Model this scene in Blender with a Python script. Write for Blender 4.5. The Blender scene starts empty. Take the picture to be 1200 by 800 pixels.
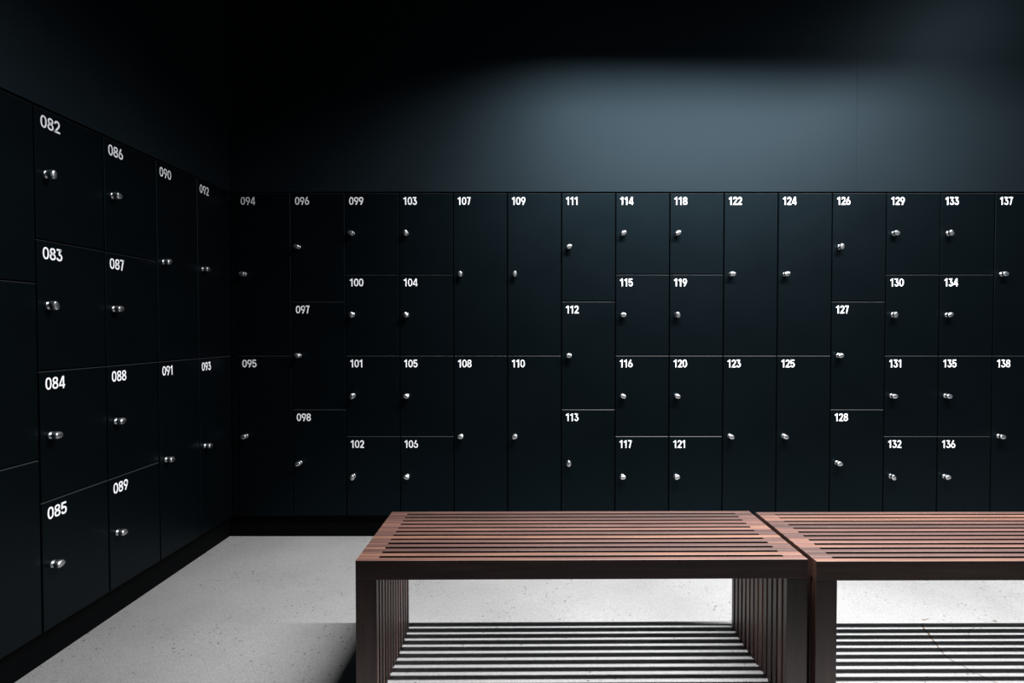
import bpy, bmesh, math, random
from mathutils import Vector, Matrix
random.seed(7)
S = bpy.context.scene
C = S.collection

# ---------------------------------------------------------------- camera
F_PX = 647.0
HC = 1.16
PITCH = math.radians(1.15)
cam_d = bpy.data.cameras.new('camera')
cam = bpy.data.objects.new('camera', cam_d)
C.objects.link(cam)
cam_d.sensor_width = 36.0
cam_d.lens = F_PX / 1200.0 * 36.0
cam_d.shift_x = -24.0 / 1200.0
cam_d.clip_start = 0.05
cam.location = (0, 0, HC)
cam.rotation_euler = (math.pi / 2 - PITCH, 0, 0)
S.camera = cam

# ---------------------------------------------------------------- world, lamp settings, exposure
w = bpy.data.worlds.new('world')
S.world = w
w.use_nodes = True
bg = w.node_tree.nodes['Background']
bg.inputs['Color'].default_value = (0.55, 0.78, 1.0, 1)
bg.inputs['Strength'].default_value = 0.12
S.view_settings.view_transform = 'Standard'
S.view_settings.look = 'None'
S.view_settings.exposure = 0.0
S.view_settings.gamma = 1.0
S.view_settings.use_curve_mapping = False
LAMP_X0, LAMP_X1 = 0.06, 2.65
LAMP_Y, LAMP_Z = 1.83, 3.2
LAMP_POWER = 340.0
LAMP_SPREAD = math.radians(135)
FILL_POWER = 11.0
LAMP_COLOR = (0.99, 0.985, 1.0)

# ---------------------------------------------------------------- room dimensions
D = 3.071            # locker face of the back wall
XL = -1.677          # locker face of the left wall
Z_TOP = 1.921        # top of the lockers
Z_BOT = 0.121        # bottom of the lowest doors
CEIL = 3.45
X_R, Y_F = 4.3, -2.2
CW = 0.30            # locker width

# ---------------------------------------------------------------- material helpers
def new_mat(name):
    m = bpy.data.materials.new(name)
    m.use_nodes = True
    return m, m.node_tree, m.node_tree.nodes['Principled BSDF']

def noise(nt, coord, scale, detail=3, rough=0.5, vscale=None):
    n = nt.nodes.new('ShaderNodeTexNoise')
    n.inputs['Scale'].default_value = scale
    n.inputs['Detail'].default_value = detail
    n.inputs['Roughness'].default_value = rough
    if vscale:
        mp = nt.nodes.new('ShaderNodeMapping')
        mp.inputs['Scale'].default_value = vscale
        nt.links.new(coord, mp.inputs['Vector'])
        coord = mp.outputs['Vector']
    nt.links.new(coord, n.inputs['Vector'])
    return n.outputs['Fac']

def ramp(nt, fac, stops):
    r = nt.nodes.new('ShaderNodeValToRGB')
    els = r.color_ramp.elements
    while len(els) < len(stops):
        els.new(0.5)
    for e, (p, c) in zip(els, stops):
        e.position = p
        e.color = (*c, 1) if len(c) == 3 else c
    nt.links.new(fac, r.inputs['Fac'])
    return r.outputs['Color']

def mixc(nt, fac, a, b, mode='MIX'):
    n = nt.nodes.new('ShaderNodeMix')
    n.data_type = 'RGBA'
    n.blend_type = mode
    fs = n.inputs[0]; A = n.inputs[6]; B = n.inputs[7]
    for s, v in ((fs, fac), (A, a), (B, b)):
        if hasattr(v, 'links') or isinstance(v, bpy.types.NodeSocket):
            nt.links.new(v, s)
        elif isinstance(v, (int, float)):
            s.default_value = v
        else:
            s.default_value = (*v, 1)
    return n.outputs[2]

def objcoord(nt):
    return nt.nodes.new('ShaderNodeTexCoord').outputs['Object']

def bump(nt, b, h, strength, dist):
    n = nt.nodes.new('ShaderNodeBump')
    n.inputs['Strength'].default_value = strength
    n.inputs['Distance'].default_value = dist
    nt.links.new(h, n.inputs['Height'])
    nt.links.new(n.outputs['Normal'], b.inputs['Normal'])

# black painted wall above the lockers
def make_wall_mat():
    m, nt, b = new_mat('black_wall_paint')
    co = objcoord(nt)
    f = noise(nt, co, 1.6, 4)
    nt.links.new(ramp(nt, f, [(0.3, (0.0020, 0.0031, 0.0039)), (0.7, (0.0026, 0.0039, 0.0049))]), b.inputs['Base Color'])
    nt.links.new(ramp(nt, f, [(0.3, (0.50,) * 3), (0.7, (0.54,) * 3)]), b.inputs['Roughness'])
    b.inputs['Specular IOR Level'].default_value = 0.28
    b.inputs['Specular Tint'].default_value = (0.50, 0.80, 1.0, 1)
    bump(nt, b, noise(nt, co, 180, 2), 0.08, 0.001)
    return m

def make_locker_mat():
    m, nt, b = new_mat('black_locker_laminate')
    co = objcoord(nt)
    f = noise(nt, co, 3.0, 4)
    nt.links.new(ramp(nt, f, [(0.3, (0.0004, 0.0007, 0.0009)), (0.7, (0.0006, 0.0009, 0.0011))]), b.inputs['Base Color'])
    nt.links.new(ramp(nt, f, [(0.3, (0.405,) * 3), (0.7, (0.44,) * 3)]), b.inputs['Roughness'])
    b.inputs['Specular IOR Level'].default_value = 0.18
    b.inputs['Specular Tint'].default_value = (0.40, 0.77, 1.0, 1)
    bump(nt, b, noise(nt, co, 260, 2), 0.06, 0.0006)
    return m

def make_black():
    m, nt, b = new_mat('matt_black')
    f = noise(nt, objcoord(nt), 8, 2)
    nt.links.new(ramp(nt, f, [(0.3, (0.0006, 0.0008, 0.0010)), (0.7, (0.0008, 0.0010, 0.0012))]), b.inputs['Base Color'])
    b.inputs['Roughness'].default_value = 0.6
    b.inputs['Specular IOR Level'].default_value = 0.04
    return m

def make_white():
    m, nt, b = new_mat('white_lettering')
    f = noise(nt, objcoord(nt), 60, 2)
    nt.links.new(ramp(nt, f, [(0.3, (0.82, 0.83, 0.85)), (0.7, (0.86, 0.87, 0.89))]), b.inputs['Base Color'])
    b.inputs['Roughness'].default_value = 0.6
    return m

def make_chrome():
    m, nt, b = new_mat('satin_chrome')
    f = noise(nt, objcoord(nt), 90, 2)
    nt.links.new(ramp(nt, f, [(0.3, (0.58, 0.59, 0.60)), (0.7, (0.66, 0.66, 0.66))]), b.inputs['Base Color'])
    b.inputs['Metallic'].default_value = 1.0
    b.inputs['Roughness'].default_value = 0.33
    return m

def make_floor_mat():
    m, nt, b = new_mat('polished_concrete')
    co = objcoord(nt)
    big = noise(nt, co, 1.3, 5, 0.55)
    base = ramp(nt, big, [(0.3, (0.165, 0.165, 0.163)), (0.55, (0.205, 0.205, 0.202)), (0.75, (0.235, 0.234, 0.230))])
    fine = noise(nt, co, 210, 2, 0.7)
    base = mixc(nt, 1.0, base, ramp(nt, fine, [(0.30, (0.45,) * 3), (0.45, (0.87,) * 3), (0.55, (1.0,) * 3), (0.7, (1.10,) * 3)]), 'MULTIPLY')
    mid = noise(nt, co, 45, 4, 0.7)
    base = mixc(nt, 1.0, base, ramp(nt, mid, [(0.3, (0.90,) * 3), (0.6, (1.02,) * 3)]), 'MULTIPLY')
    # dark aggregate pits, gathered in loose drifts
    v = nt.nodes.new('ShaderNodeTexVoronoi')
    v.inputs['Scale'].default_value = 48
    v.inputs['Randomness'].default_value = 1.0
    nt.links.new(co, v.inputs['Vector'])
    pit = ramp(nt, v.outputs['Distance'], [(0.14, (1, 1, 1)), (0.24, (0, 0, 0))])
    drift = ramp(nt, noise(nt, co, 3.2, 3), [(0.45, (0, 0, 0)), (0.56, (1, 1, 1))])
    sel = ramp(nt, noise(nt, co, 23, 1), [(0.44, (0, 0, 0)), (0.54, (1, 1, 1))])
    k = mixc(nt, 1.0, mixc(nt, 1.0, pit, drift, 'MULTIPLY'), sel, 'MULTIPLY')
    kf = nt.nodes.new('ShaderNodeMath'); kf.operation = 'MULTIPLY'; kf.inputs[1].default_value = 0.9
    nt.links.new(k, kf.inputs[0])
    base = mixc(nt, kf.outputs[0], base, (0.035, 0.034, 0.032))
    nt.links.new(base, b.inputs['Base Color'])
    b.inputs['Roughness'].default_value = 0.6
    b.inputs['Specular IOR Level'].default_value = 0.3
    bump(nt, b, fine, 0.15, 0.0006)
    return m

def make_wood(name, vs):
    m, nt, b = new_mat(name)
    co = objcoord(nt)
    oi = nt.nodes.new('ShaderNodeObjectInfo')
    add = nt.nodes.new('ShaderNodeVectorMath'); add.operation = 'ADD'
    sc = nt.nodes.new('ShaderNodeVectorMath'); sc.operation = 'SCALE'
    sc.inputs['Scale'].default_value = 40.0
    cx = nt.nodes.new('ShaderNodeCombineXYZ')
    for i in range(3):
        nt.links.new(oi.outputs['Random'], cx.inputs[i])
    nt.links.new(cx.outputs[0], sc.inputs[0])
    nt.links.new(co, add.inputs[0]); nt.links.new(sc.outputs[0], add.inputs[1])
    co2 = add.outputs[0]
    g = noise(nt, co2, 1.0, 5, 0.6, vs)
    wide = noise(nt, co2, 1.0, 2, 0.5, tuple(0.25 * a for a in vs))
    grain = ramp(nt, g, [(0.25, (0.036, 0.0155, 0.0115)), (0.5, (0.064, 0.029, 0.0215)), (0.75, (0.102, 0.050, 0.037))])
    tone = ramp(nt, oi.outputs['Random'], [(0.0, (0.48, 0.43, 0.42)), (0.35, (0.80, 0.76, 0.76)), (0.6, (1.05, 1.0, 1.0)),
                                           (0.8, (1.35, 1.3, 1.22)), (1.0, (1.9, 1.95, 1.6))])
    col = mixc(nt, 1.0, grain, tone, 'MULTIPLY')
    col = mixc(nt, 1.0, col, ramp(nt, wide, [(0.3, (0.8, 0.77, 0.76)), (0.65, (1.06, 1.06, 1.06))]), 'MULTIPLY')
    nt.links.new(col, b.inputs['Base Color'])
    b.inputs['Roughness'].default_value = 0.48
    b.inputs['Specular IOR Level'].default_value = 0.8
    bump(nt, b, g, 0.2, 0.0006)
    return m

def make_crack():
    m, nt, b = new_mat('brown_crack_stain')
    f = noise(nt, objcoord(nt), 40, 3)
    nt.links.new(ramp(nt, f, [(0.3, (0.035, 0.021, 0.013)), (0.7, (0.10, 0.062, 0.042))]), b.inputs['Base Color'])
    b.inputs['Roughness'].default_value = 0.85
    return m

M_WALL, M_LOCK, M_BLACK, M_WHITE = make_wall_mat(), make_locker_mat(), make_black(), make_white()
def make_edge():  # lighter grey on door tops paints in the light their edges catch
    m, nt, b = new_mat('door_edge_highlight')
    f = noise(nt, objcoord(nt), 30, 2)
    nt.links.new(ramp(nt, f, [(0.3, (0.012, 0.015, 0.018)), (0.7, (0.017, 0.020, 0.023))]), b.inputs['Base Color'])
    b.inputs['Roughness'].default_value = 0.5
    return m
M_EDGE = make_edge()
M_CHROME, M_FLOOR, M_CRACK = make_chrome(), make_floor_mat(), make_crack()
M_WOOD_X = make_wood('dark_hardwood_lengthwise', (3.0, 70.0, 45.0))
M_WOOD_Z = make_wood('dark_hardwood_upright', (45.0, 70.0, 4.0))

# ---------------------------------------------------------------- mesh helpers
def add_box(bm, x0, x1, y0, y1, z0, z1):
    vs = [bm.verts.new((x, y, z)) for z in (z0, z1) for y in (y0, y1) for x in (x0, x1)]
    for f in ((0, 2, 3, 1), (4, 5, 7, 6), (0, 1, 5, 4), (2, 6, 7, 3), (0, 4, 6, 2), (1, 3, 7, 5)):
        bm.faces.new([vs[i] for i in f])

def bevel_all(bm, off, seg=2):
    bmesh.ops.bevel(bm, geom=bm.edges[:], offset=off, segments=seg, profile=0.5, affect='EDGES')

def mesh_from(bm, name, *mats):
    bmesh.ops.recalc_face_normals(bm, faces=bm.faces[:])
    me = bpy.data.meshes.new(name)
    bm.to_mesh(me); bm.free()
    for m in mats:
        me.materials.append(m)
    return me

def obj(name, me, parent=None, loc=(0, 0, 0), rot=(0, 0, 0)):
    o = bpy.data.objects.new(name, me)
    C.objects.link(o)
    o.location = loc; o.rotation_euler = rot
    if parent:
        o.parent = parent
    return o

def struct(name, bm, m, parent=None):
    o = obj(name, mesh_from(bm, name, m), parent)
    if not parent:
        o['kind'] = 'structure'
    return o

def tag(o, label, cat, group=None):
    o['label'] = label; o['category'] = cat
    if group:
        o['group'] = group

# ---------------------------------------------------------------- the room
PR = 0.03   # plinth set back from the door faces
bm = bmesh.new(); add_box(bm, XL - 0.7, X_R, Y_F, D + 0.7, -0.1, 0.0); floor = struct('floor', bm, M_FLOOR)
bm = bmesh.new(); add_box(bm, XL - 0.7, X_R, Y_F, D + 0.7, CEIL, CEIL + 0.1); struct('ceiling', bm, M_WALL)
GAP = 0.006
bm = bmesh.new()   # upper wall in boards with hairline joints
edges = [XL, 1.79, X_R]
for a, c in zip(edges[:-1], edges[1:]):
    b2 = bmesh.new(); add_box(b2, a + (0.0002 if a > XL else 0), c - 0.0002, D, D + 0.1, Z_TOP + GAP, CEIL)
    bevel_all(b2, 0.0004, 1)
    tmp = bpy.data.meshes.new('t'); b2.to_mesh(tmp); b2.free(); bm.from_mesh(tmp); bpy.data.meshes.remove(tmp)
add_box(bm, XL - 0.6, X_R, D + 0.5, D + 0.6, 0.0, Z_TOP + GAP)
add_box(bm, XL, X_R, D + 0.1, D + 0.6, Z_TOP + GAP, Z_TOP + 0.03)
struct('wall_back', bm, M_WALL)
bm = bmesh.new(); add_box(bm, XL - 0.1, XL, Y_F, D + 0.1, Z_TOP + GAP, CEIL); add_box(bm, XL - 0.6, XL - 0.5, Y_F, D + 0.5, 0.0, Z_TOP + GAP)
add_box(bm, XL - 0.6, XL - 0.1, Y_F, D + 0.6, Z_TOP + GAP, Z_TOP + 0.03)
struct('wall_left', bm, M_WALL)
# plinths under the lockers
bm = bmesh.new(); add_box(bm, XL - PR, X_R, D + 0.02, D + 0.5, 0.0, Z_BOT - 0.004); struct('baseboard_back', bm, M_BLACK)
bm = bmesh.new(); add_box(bm, XL - PR - 0.48, XL - PR, Y_F, D + 0.02, 0.0, Z_BOT - 0.004); struct('baseboard_left', bm, M_BLACK)
# scribe strip in the corner between the two locker runs
bm = bmesh.new(); add_box(bm, XL + 0.001, -1.639 - 0.002, D + 0.002, D + 0.02, Z_BOT, Z_TOP); bevel_all(bm, 0.0002, 1)
struct('trim_1', bm, M_LOCK)
bm = bmesh.new(); add_box(bm, -1.639 + 15 * CW + 0.002, X_R, D, D + 0.02, Z_BOT, Z_TOP); bevel_all(bm, 0.001, 1)
struct('trim_2', bm, M_LOCK)
bm = bmesh.new(); add_box(bm, XL - 0.02, XL, Y_F, D - 5 * CW - 0.002, Z_BOT, Z_TOP); bevel_all(bm, 0.001, 1)
struct('trim_3', bm, M_LOCK)

# brown hairline crack in the concrete, with two flecks of stain by its end
def crack_mesh():
    bm = bmesh.new()
    def px(x, y):     # image point -> floor point
        a = math.atan((y - 400) / F_PX) + PITCH
        Y = HC / math.tan(a)
        zc = Y * math.cos(PITCH) + HC * math.sin(PITCH)
        return Vector(((x - 624) / F_PX * zc, Y, 0.0))
    pts = [px(*p) for p in ((1080, 731), (1083, 737), (1088, 742), (1092, 748), (1098, 756), (1103, 763), (1109, 769), (1116, 774),
                            (1122, 777), (1130, 781), (1138, 786), (1147, 790), (1155, 794), (1166, 799), (1180, 806), (1200, 818))]
    wd = [0.005, 0.0075, 0.008, 0.006, 0.005, 0.004, 0.004, 0.0045, 0.004, 0.004, 0.004, 0.0038, 0.0036, 0.0034, 0.003, 0.001]
    prev = None
    for i, p in enumerate(pts):
        t = (pts[min(i + 1, len(pts) - 1)] - pts[max(i - 1, 0)]).normalized()
        n = Vector((-t.y, t.x, 0)) * wd[i] * 0.5
        cur = [bm.verts.new(p + n + Vector((0, 0, 0.0004))), bm.verts.new(p + Vector((0, 0, 0.0011))), bm.verts.new(p - n + Vector((0, 0, 0.0004)))]
        if prev:
            bm.faces.new((prev[0], prev[1], cur[1], cur[0])); bm.faces.new((prev[1], prev[2], cur[2], cur[1]))
        prev = cur
    for cx, cy, rx, ry in ((1083, 726, 0.011, 0.004), (1087, 725, 0.006, 0.003), (1166, 727.5, 0.007, 0.006)):
        c = px(cx, cy)
        ring = [bm.verts.new(c + Vector((rx * math.cos(a) * (1 + 0.25 * math.sin(3 * a)), ry * math.sin(a), 0.0005))) for a in [k * math.tau / 12 for k in range(12)]]
        top = bm.verts.new(c + Vector((0, 0, 0.0012)))
        for k in range(12):
            bm.faces.new((ring[k], ring[(k + 1) % 12], top))
    return mesh_from(bm, 'crack', M_CRACK)
ck = obj('crack', crack_mesh(), floor)
ck['label'] = 'thin brown crack running across the concrete'

# ---------------------------------------------------------------- the lamp over the benches
def build_lamp():
    root = bpy.data.objects.new('ceiling_light', None); C.objects.link(root)
    cx = (LAMP_X0 + LAMP_X1) / 2; L = LAMP_X1 - LAMP_X0
    root.location = (cx, LAMP_Y, LAMP_Z)
    tag(root, 'long black linear ceiling light above the slatted benches', 'ceiling light')
    bm = bmesh.new()
    a, t, h, d = 0.056, 0.003, 0.06, 0.026
    fs, fd = 0.030, 0.20        # the deep glare skirt on the room side
    hl = L / 2 + 0.02
    add_box(bm, -hl, hl, -fs - t, -fs, -fd, h)
    add_box(bm, -hl, hl, a, a + t, -d, h)
    add_box(bm, -hl, hl, -fs, a, 0.004, h)
    add_box(bm, -hl - t, -hl, -fs - t, a + t, -d, h)
    add_box(bm, hl, hl + t, -fs - t, a + t, -d, h)
    obj('housing', mesh_from(bm, 'housing', M_BLACK), root)
    for sx in (-1, 1):
        bm = bmesh.new()
        bmesh.ops.create_cone(bm, cap_ends=True, segments=16, radius1=0.006, radius2=0.006, depth=CEIL - LAMP_Z - h)
        obj('hanger', mesh_from(bm, 'hanger', M_BLACK), root, (sx * (L / 2 - 0.3), 0, h + (CEIL - LAMP_Z - h) / 2))
    ld = bpy.data.lights.new('light_strip', 'AREA')
    ld.shape = 'RECTANGLE'; ld.size = L; ld.size_y = 0.036; ld.spread = LAMP_SPREAD
    ld.energy = LAMP_POWER; ld.color = LAMP_COLOR
    lo = bpy.data.objects.new('light_strip', ld); C.objects.link(lo)
    lo.parent = root
build_lamp()

def build_fill_lamp(x, y, z, power):  # added lamp, out of view, to lift the glow on the upper right wall
    root = bpy.data.objects.new('fill_lamp', None); C.objects.link(root)
    root.location = (x, y, z)
    tag(root, 'small round added fill lamp under the ceiling, right of the linear light', 'ceiling light')
    bm = bmesh.new()
    N = 32
    prof = [(0.050, 0.0), (0.056, 0.0), (0.056, CEIL - z), (0.0, CEIL - z), (0.0, 0.03), (0.050, 0.03), (0.050, 0.0)]
    rings = []
    for rr, zz in prof[:-1]:
        rings.append([bm.verts.new((max(rr, 0.0005) * math.cos(k * math.tau / N), max(rr, 0.0005) * math.sin(k * math.tau / N), zz)) for k in range(N)])
    for a, c in zip(rings, rings[1:] + rings[:1]):
        for k in range(N):
            bm.faces.new((a[k], a[(k + 1) % N], c[(k + 1) % N], c[k]))
    obj('housing', mesh_from(bm, 'housing', M_BLACK), root)
    ld = bpy.data.lights.new('light_disc', 'AREA')
    ld.shape = 'DISK'; ld.size = 0.085; ld.energy = power; ld.color = (0.9, 0.96, 1.0)
    lo = bpy.data.objects.new('light_disc', ld); C.objects.link(lo)
    lo.location = (0, 0, 0.001); lo.parent = root
build_fill_lamp(2.95, 2.0, 3.36, FILL_POWER)

# ---------------------------------------------------------------- digits (drawn as bold strokes, height 1)
def arc(cx, cy, rx, ry, a0, a1, n=14, e=0.86):
    out = []
    for k in range(n + 1):
        a = math.radians(a0 + (a1 - a0) * k / n)
        c, s = math.cos(a), math.sin(a)
        out.append((cx + rx * math.copysign(abs(c) ** e, c), cy + ry * math.copysign(abs(s) ** e, s)))
    return out
SW = 0.165
NARROW = 0.90         # the figures are a slightly condensed grotesque
h_ = SW / 2
GLYPH = {
    '0': (0.64, [('c', arc(0.32, 0.5, 0.32 - h_, 0.5 - h_, 0, 360, 32))]),
    '1': (0.50, [('o', [(0.31, 0.0), (0.31, 1.0)]), ('o', [(0.03, 0.77), (0.13, 0.785), (0.24, 0.88), (0.27, 0.93)])]),
    '2': (0.61, [('o', arc(0.30, 0.69, 0.29 - h_, 0.31 - h_, 175, -35) + [(0.16, 0.16), (0.10, h_)]), ('o', [(0.02, h_), (0.60, h_)])]),
    '3': (0.62, [('o', [(0.04, 1 - h_), (0.54, 1 - h_)]), ('o', [(0.50, 0.96), (0.27, 0.60)]),
                 ('o', [(0.24, 0.545)] + arc(0.31, 0.31, 0.31 - h_, 0.31 - h_, 80, -170))]),
    '4': (0.65, [('o', [(0.43, 0.98), (0.09, 0.31)]), ('o', [(0.02, 0.25), (0.66, 0.25)]), ('o', [(0.49, 0.0), (0.49, 1.0)])]),
    '5': (0.62, [('o', [(0.08, 1 - h_), (0.56, 1 - h_)]), ('o', [(0.135, 1.0), (0.11, 0.44)]),
                 ('o', arc(0.31, 0.33, 0.31 - h_, 0.33 - h_, 140, -165))]),
    '6': (0.63, [('c', arc(0.315, 0.32, 0.315 - h_, 0.32 - h_, 0, 360, 28)), ('o', [(h_, 0.32), (h_ + 0.02, 0.48), (0.22, 0.70), (0.37, 0.99)])]),
    '7': (0.58, [('o', [(0.02, 1 - h_), (0.56, 1 - h_)]), ('o', [(0.47, 0.96), (0.36, 0.62), (0.22, 0.0)])]),
    '8': (0.63, [('c', arc(0.315, 0.285, 0.315 - h_, 0.285 - h_, 0, 360, 26)), ('c', arc(0.315, 0.735, 0.285 - h_, 0.265 - h_, 0, 360, 26))]),
}
GLYPH['9'] = (0.63, [(k, [(0.63 - x, 1 - y) for x, y in p]) for k, p in GLYPH['6'][1]])

def ribbon(bm, pts, width, closed, ox, oz, s, y):
    n = len(pts)
    if closed:
        pts = pts[:-1]; n -= 1
    P = [Vector(p) for p in pts]
    L, R = [], []
    for i in range(n):
        if closed:
            a, c = P[(i - 1) % n], P[(i + 1) % n]
        else:
            a, c = P[max(i - 1, 0)], P[min(i + 1, n - 1)]
        t = (c - a).normalized()
        nn = Vector((-t.y, t.x)) * width / 2
        for lst, q in ((L, P[i] + nn), (R, P[i] - nn)):
            lst.append(bm.verts.new((ox + q.x * s, y, oz + q.y * s)))
    for i in range(n if closed else n - 1):
        j = (i + 1) % n
        bm.faces.new((L[i], L[j], R[j], R[i]))

NUM_H = 0.0435
def number_mesh(txt):
    bm = bmesh.new()
    x = 0.0
    for ch in txt:
        adv, strokes = GLYPH[ch]
        if ch == '1':
            x -= 0.01
        for kind, pts in strokes:
            k = 1.0 if ch == '1' else NARROW
            ribbon(bm, [(a * k, c) for a, c in pts], SW * (0.84 if kind == 'c' else 0.80 if ch == '4' else 0.92), kind == 'c', x * NUM_H, 0.0, NUM_H, 0.0)
        x += adv * (1.0 if ch == '1' else NARROW) + 0.055
    # raise as cut vinyl with a hair of thickness
    me = bpy.data.meshes.new('number')
    for f in bm.faces:
        if f.normal.y > 0:
            f.normal_flip()
    bm.normal_update()
    for f in bm.faces:
        if f.normal.y > 0:
            f.normal_flip()
    bm.to_mesh(me); bm.free()
    me.materials.append(M_WHITE)
    return me

# ---------------------------------------------------------------- lockers
DG = 0.0055          # gap between neighbouring doors
DT = 0.018           # door thickness
BODY_DEPTH = 0.46

def door_mesh(h):   # origin on the hinge edge (right), at the door's bottom, on the front face; y+ goes into the locker
    bm = bmesh.new()
    add_box(bm, -(CW - DG), 0, 0, DT, 0, h - DG)
    bevel_all(bm, 0.0016, 1)
    bm.normal_update()
    for f in bm.faces:
        if f.normal.z > 0.5:
            f.material_index = 1
    return mesh_from(bm, 'door', M_LOCK, M_EDGE)

def body_mesh(h):   # open-fronted carcass behind the door, origin at the front centre of its bottom
    bm = bmesh.new()
    y0, y1, t, W = DT + 0.004, DT + BODY_DEPTH, 0.014, CW / 2 - 0.0004
    add_box(bm, -W, -W + t, y0, y1, 0.0004, h - 0.0004)
    add_box(bm, W - t, W, y0, y1, 0.0004, h - 0.0004)
    add_box(bm, -W + t, W - t, y0, y1, 0.0004, t)
    add_box(bm, -W + t, W - t, y0, y1, h - t, h - 0.0004)
    add_box(bm, -W + t, W - t, y1 - 0.006, y1, t, h - t)
    return mesh_from(bm, 'body', M_BLACK)

def lock_mesh():
    """round collar, slim neck and a rounded two-sided turn knob, pointing to -y; origin on the door face"""
    bm = bmesh.new()
    NS = 28
    def section(y, rx, rz, e=1.0):
        out = []
        for k in range(NS):
            a = k * math.tau / NS
            c, s = math.cos(a), math.sin(a)
            out.append(bm.verts.new((rx * math.copysign(abs(c) ** e, c), -y, rz * math.copysign(abs(s) ** e, s))))
        return out
    secs = [(0.0, .0115, .0115, 1), (0.0060, .0115, .0115, 1), (0.0075, .0104, .0104, 1), (0.0076, .0068, .0068, 1), (0.0160, .0068, .0068, 1),
            (0.0161, .0112, .0108, .95), (0.0175, .0126, .0120, .92), (0.0290, .0126, .0118, .9), (0.0325, .0122, .0100, .85), (0.0350, .0110, .0066, .8), (0.0358, .0095, .0046, .75)]
    prev = None; first = None
    for y, rx, rz, e in secs:
        cur = section(y, rx, rz, e)
        if prev:
            for k in range(NS):
                bm.faces.new((prev[k], prev[(k + 1) % NS], cur[(k + 1) % NS], cur[k]))
        else:
            bm.faces.new(cur)
        prev = cur
    bm.faces.new(prev)
    for v in bm.verts:
        v.co.x *= 1.28; v.co.z *= 1.10; v.co.y *= 0.98
    me = mesh_from(bm, 'lock', M_CHROME)
    for p in me.polygons:
        p.use_smooth = True
    return me

TIER = {n: 1.8 / n for n in (2, 3, 4)}
DOOR = {n: door_mesh(TIER[n]) for n in TIER}
BODY = {n: body_mesh(TIER[n]) for n in TIER}
LOCK = lock_mesh()
WORD = {2: 'two', 3: 'three', 4: 'four'}
PLACE = {2: ['upper', 'lower'], 3: ['top', 'middle', 'bottom'], 4: ['top', 'second', 'third', 'bottom']}

# which way each turn knob was left
def locker(num, tiers, i, x, y, side):
    h = TIER[tiers]
    z = Z_TOP - (i + 1) * h
    root = bpy.data.objects.new('locker', None); C.objects.link(root)
    root.location = (x, y, z)
    root.rotation_euler = (0, 0, math.pi / 2 if side == 'left' else 0)
    pos = PLACE[tiers][i]
    tag(root, 'black locker numbered %s, %s door in its column of %s, %s wall' % (num, pos, WORD[tiers], side), 'locker',
        'black numbered lockers along the %s wall' % side)
    obj('body', BODY[tiers], root)
    rnd = random.Random(int(num) * 13 + 5)
    sw = math.radians(rnd.choice([0.0, 0.05, 0.12, 0.2, 0.28]))
    d = obj('door', DOOR[tiers], root, (CW / 2 - DG / 2, 0, DG / 2), (0, 0, sw))
    n = obj('number', number_mesh(num), d, (-(CW - DG) + 0.0215, -0.0007, h - DG - 0.0205 - NUM_H))
    n['label'] = 'white number %s' % num
    r = rnd.choice([0, 0, 8, -14, 22, -25, 65, 90])
    l = obj('lock', LOCK, d, (-(CW - DG) + 0.0375, 0.0, h / 2 - DG / 2), (0, math.radians(r), 0))
    l['label'] = 'chrome turn lock'

num = 94
for k, t in enumerate((2, 3, 4, 4, 2, 2, 3, 4, 4, 2, 2, 3, 4, 4, 2)):
    for i in range(t):
        locker('%03d' % num, t, i, -1.639 + CW * (k + 0.5), D, 'back')
        num += 1
num = 92
for k, t in enumerate((2, 2, 4, 4, 3)):
    first = num
    for i in range(t):
        locker('%03d' % (first + i), t, i, XL, D - CW * (k + 0.5), 'left')
    num -= (2, 4, 4, 3, 0)[k]

# ---------------------------------------------------------------- slatted benches
BL, BH, SH, LW, SWD, NSL, BD = 1.383, 0.46, 0.060, 0.064, 0.0208, 13, 0.453
PER = (BD - SWD) / (NSL - 1)
def beam(name, sx, sy, sz, mat, bev=0.0012):
    bm = bmesh.new(); add_box(bm, -sx / 2, sx / 2, -sy / 2, sy / 2, 0, sz); bevel_all(bm, bev, 2)
    return mesh_from(bm, name, mat)
SLAT = beam('seat_slat', BL, SWD, SH, M_WOOD_X)
LEGS = beam('leg_slat', LW, SWD, BH - SH - 0.0006, M_WOOD_Z)
SPACE = beam('spacer_block', LW, PER - SWD - 0.0004, SH - 0.002, M_WOOD_X, 0.0005)
LSPACE = beam('leg_spacer', LW - 0.008, PER - SWD - 0.0004, BH - SH - 0.0006, M_WOOD_Z, 0.0005)

def bench(x, y, rz, label):     # x, y: front left corner
    root = bpy.data.objects.new('slatted_bench', None); C.objects.link(root)
    c, s = math.cos(rz), math.sin(rz)
    root.location = (x + c * BL / 2 - s * BD / 2, y + s * BL / 2 + c * BD / 2, 0)
    root.rotation_euler = (0, 0, rz)
    tag(root, label, 'bench', 'dark slatted wooden benches')
    for j in range(NSL):
        yy = -BD / 2 + SWD / 2 + j * PER
        obj('seat_slat', SLAT, root, (0, yy, BH - SH))
        for sx in (-1, 1):
            xx = sx * (BL - LW) / 2
            obj('leg_slat', LEGS, root, (xx, yy, 0.0))
            if j < NSL - 1:
                obj('spacer_block', SPACE, root, (xx, yy + PER / 2, BH - SH + 0.001))
    for sx in (-1, 1):
        for j in range(NSL - 1):
            yy = -BD / 2 + SWD / 2 + (j + 0.5) * PER
            obj('leg_spacer', LSPACE, root, (sx * (BL - LW) / 2, yy, 0.0))

bench(-0.539, 1.666, 0.008, 'dark wooden slatted bench, the left one, seen whole in front of the back lockers')
bench(0.862, 1.662, 0.004, 'dark wooden slatted bench, the right one, cut off by the edge of the photo')
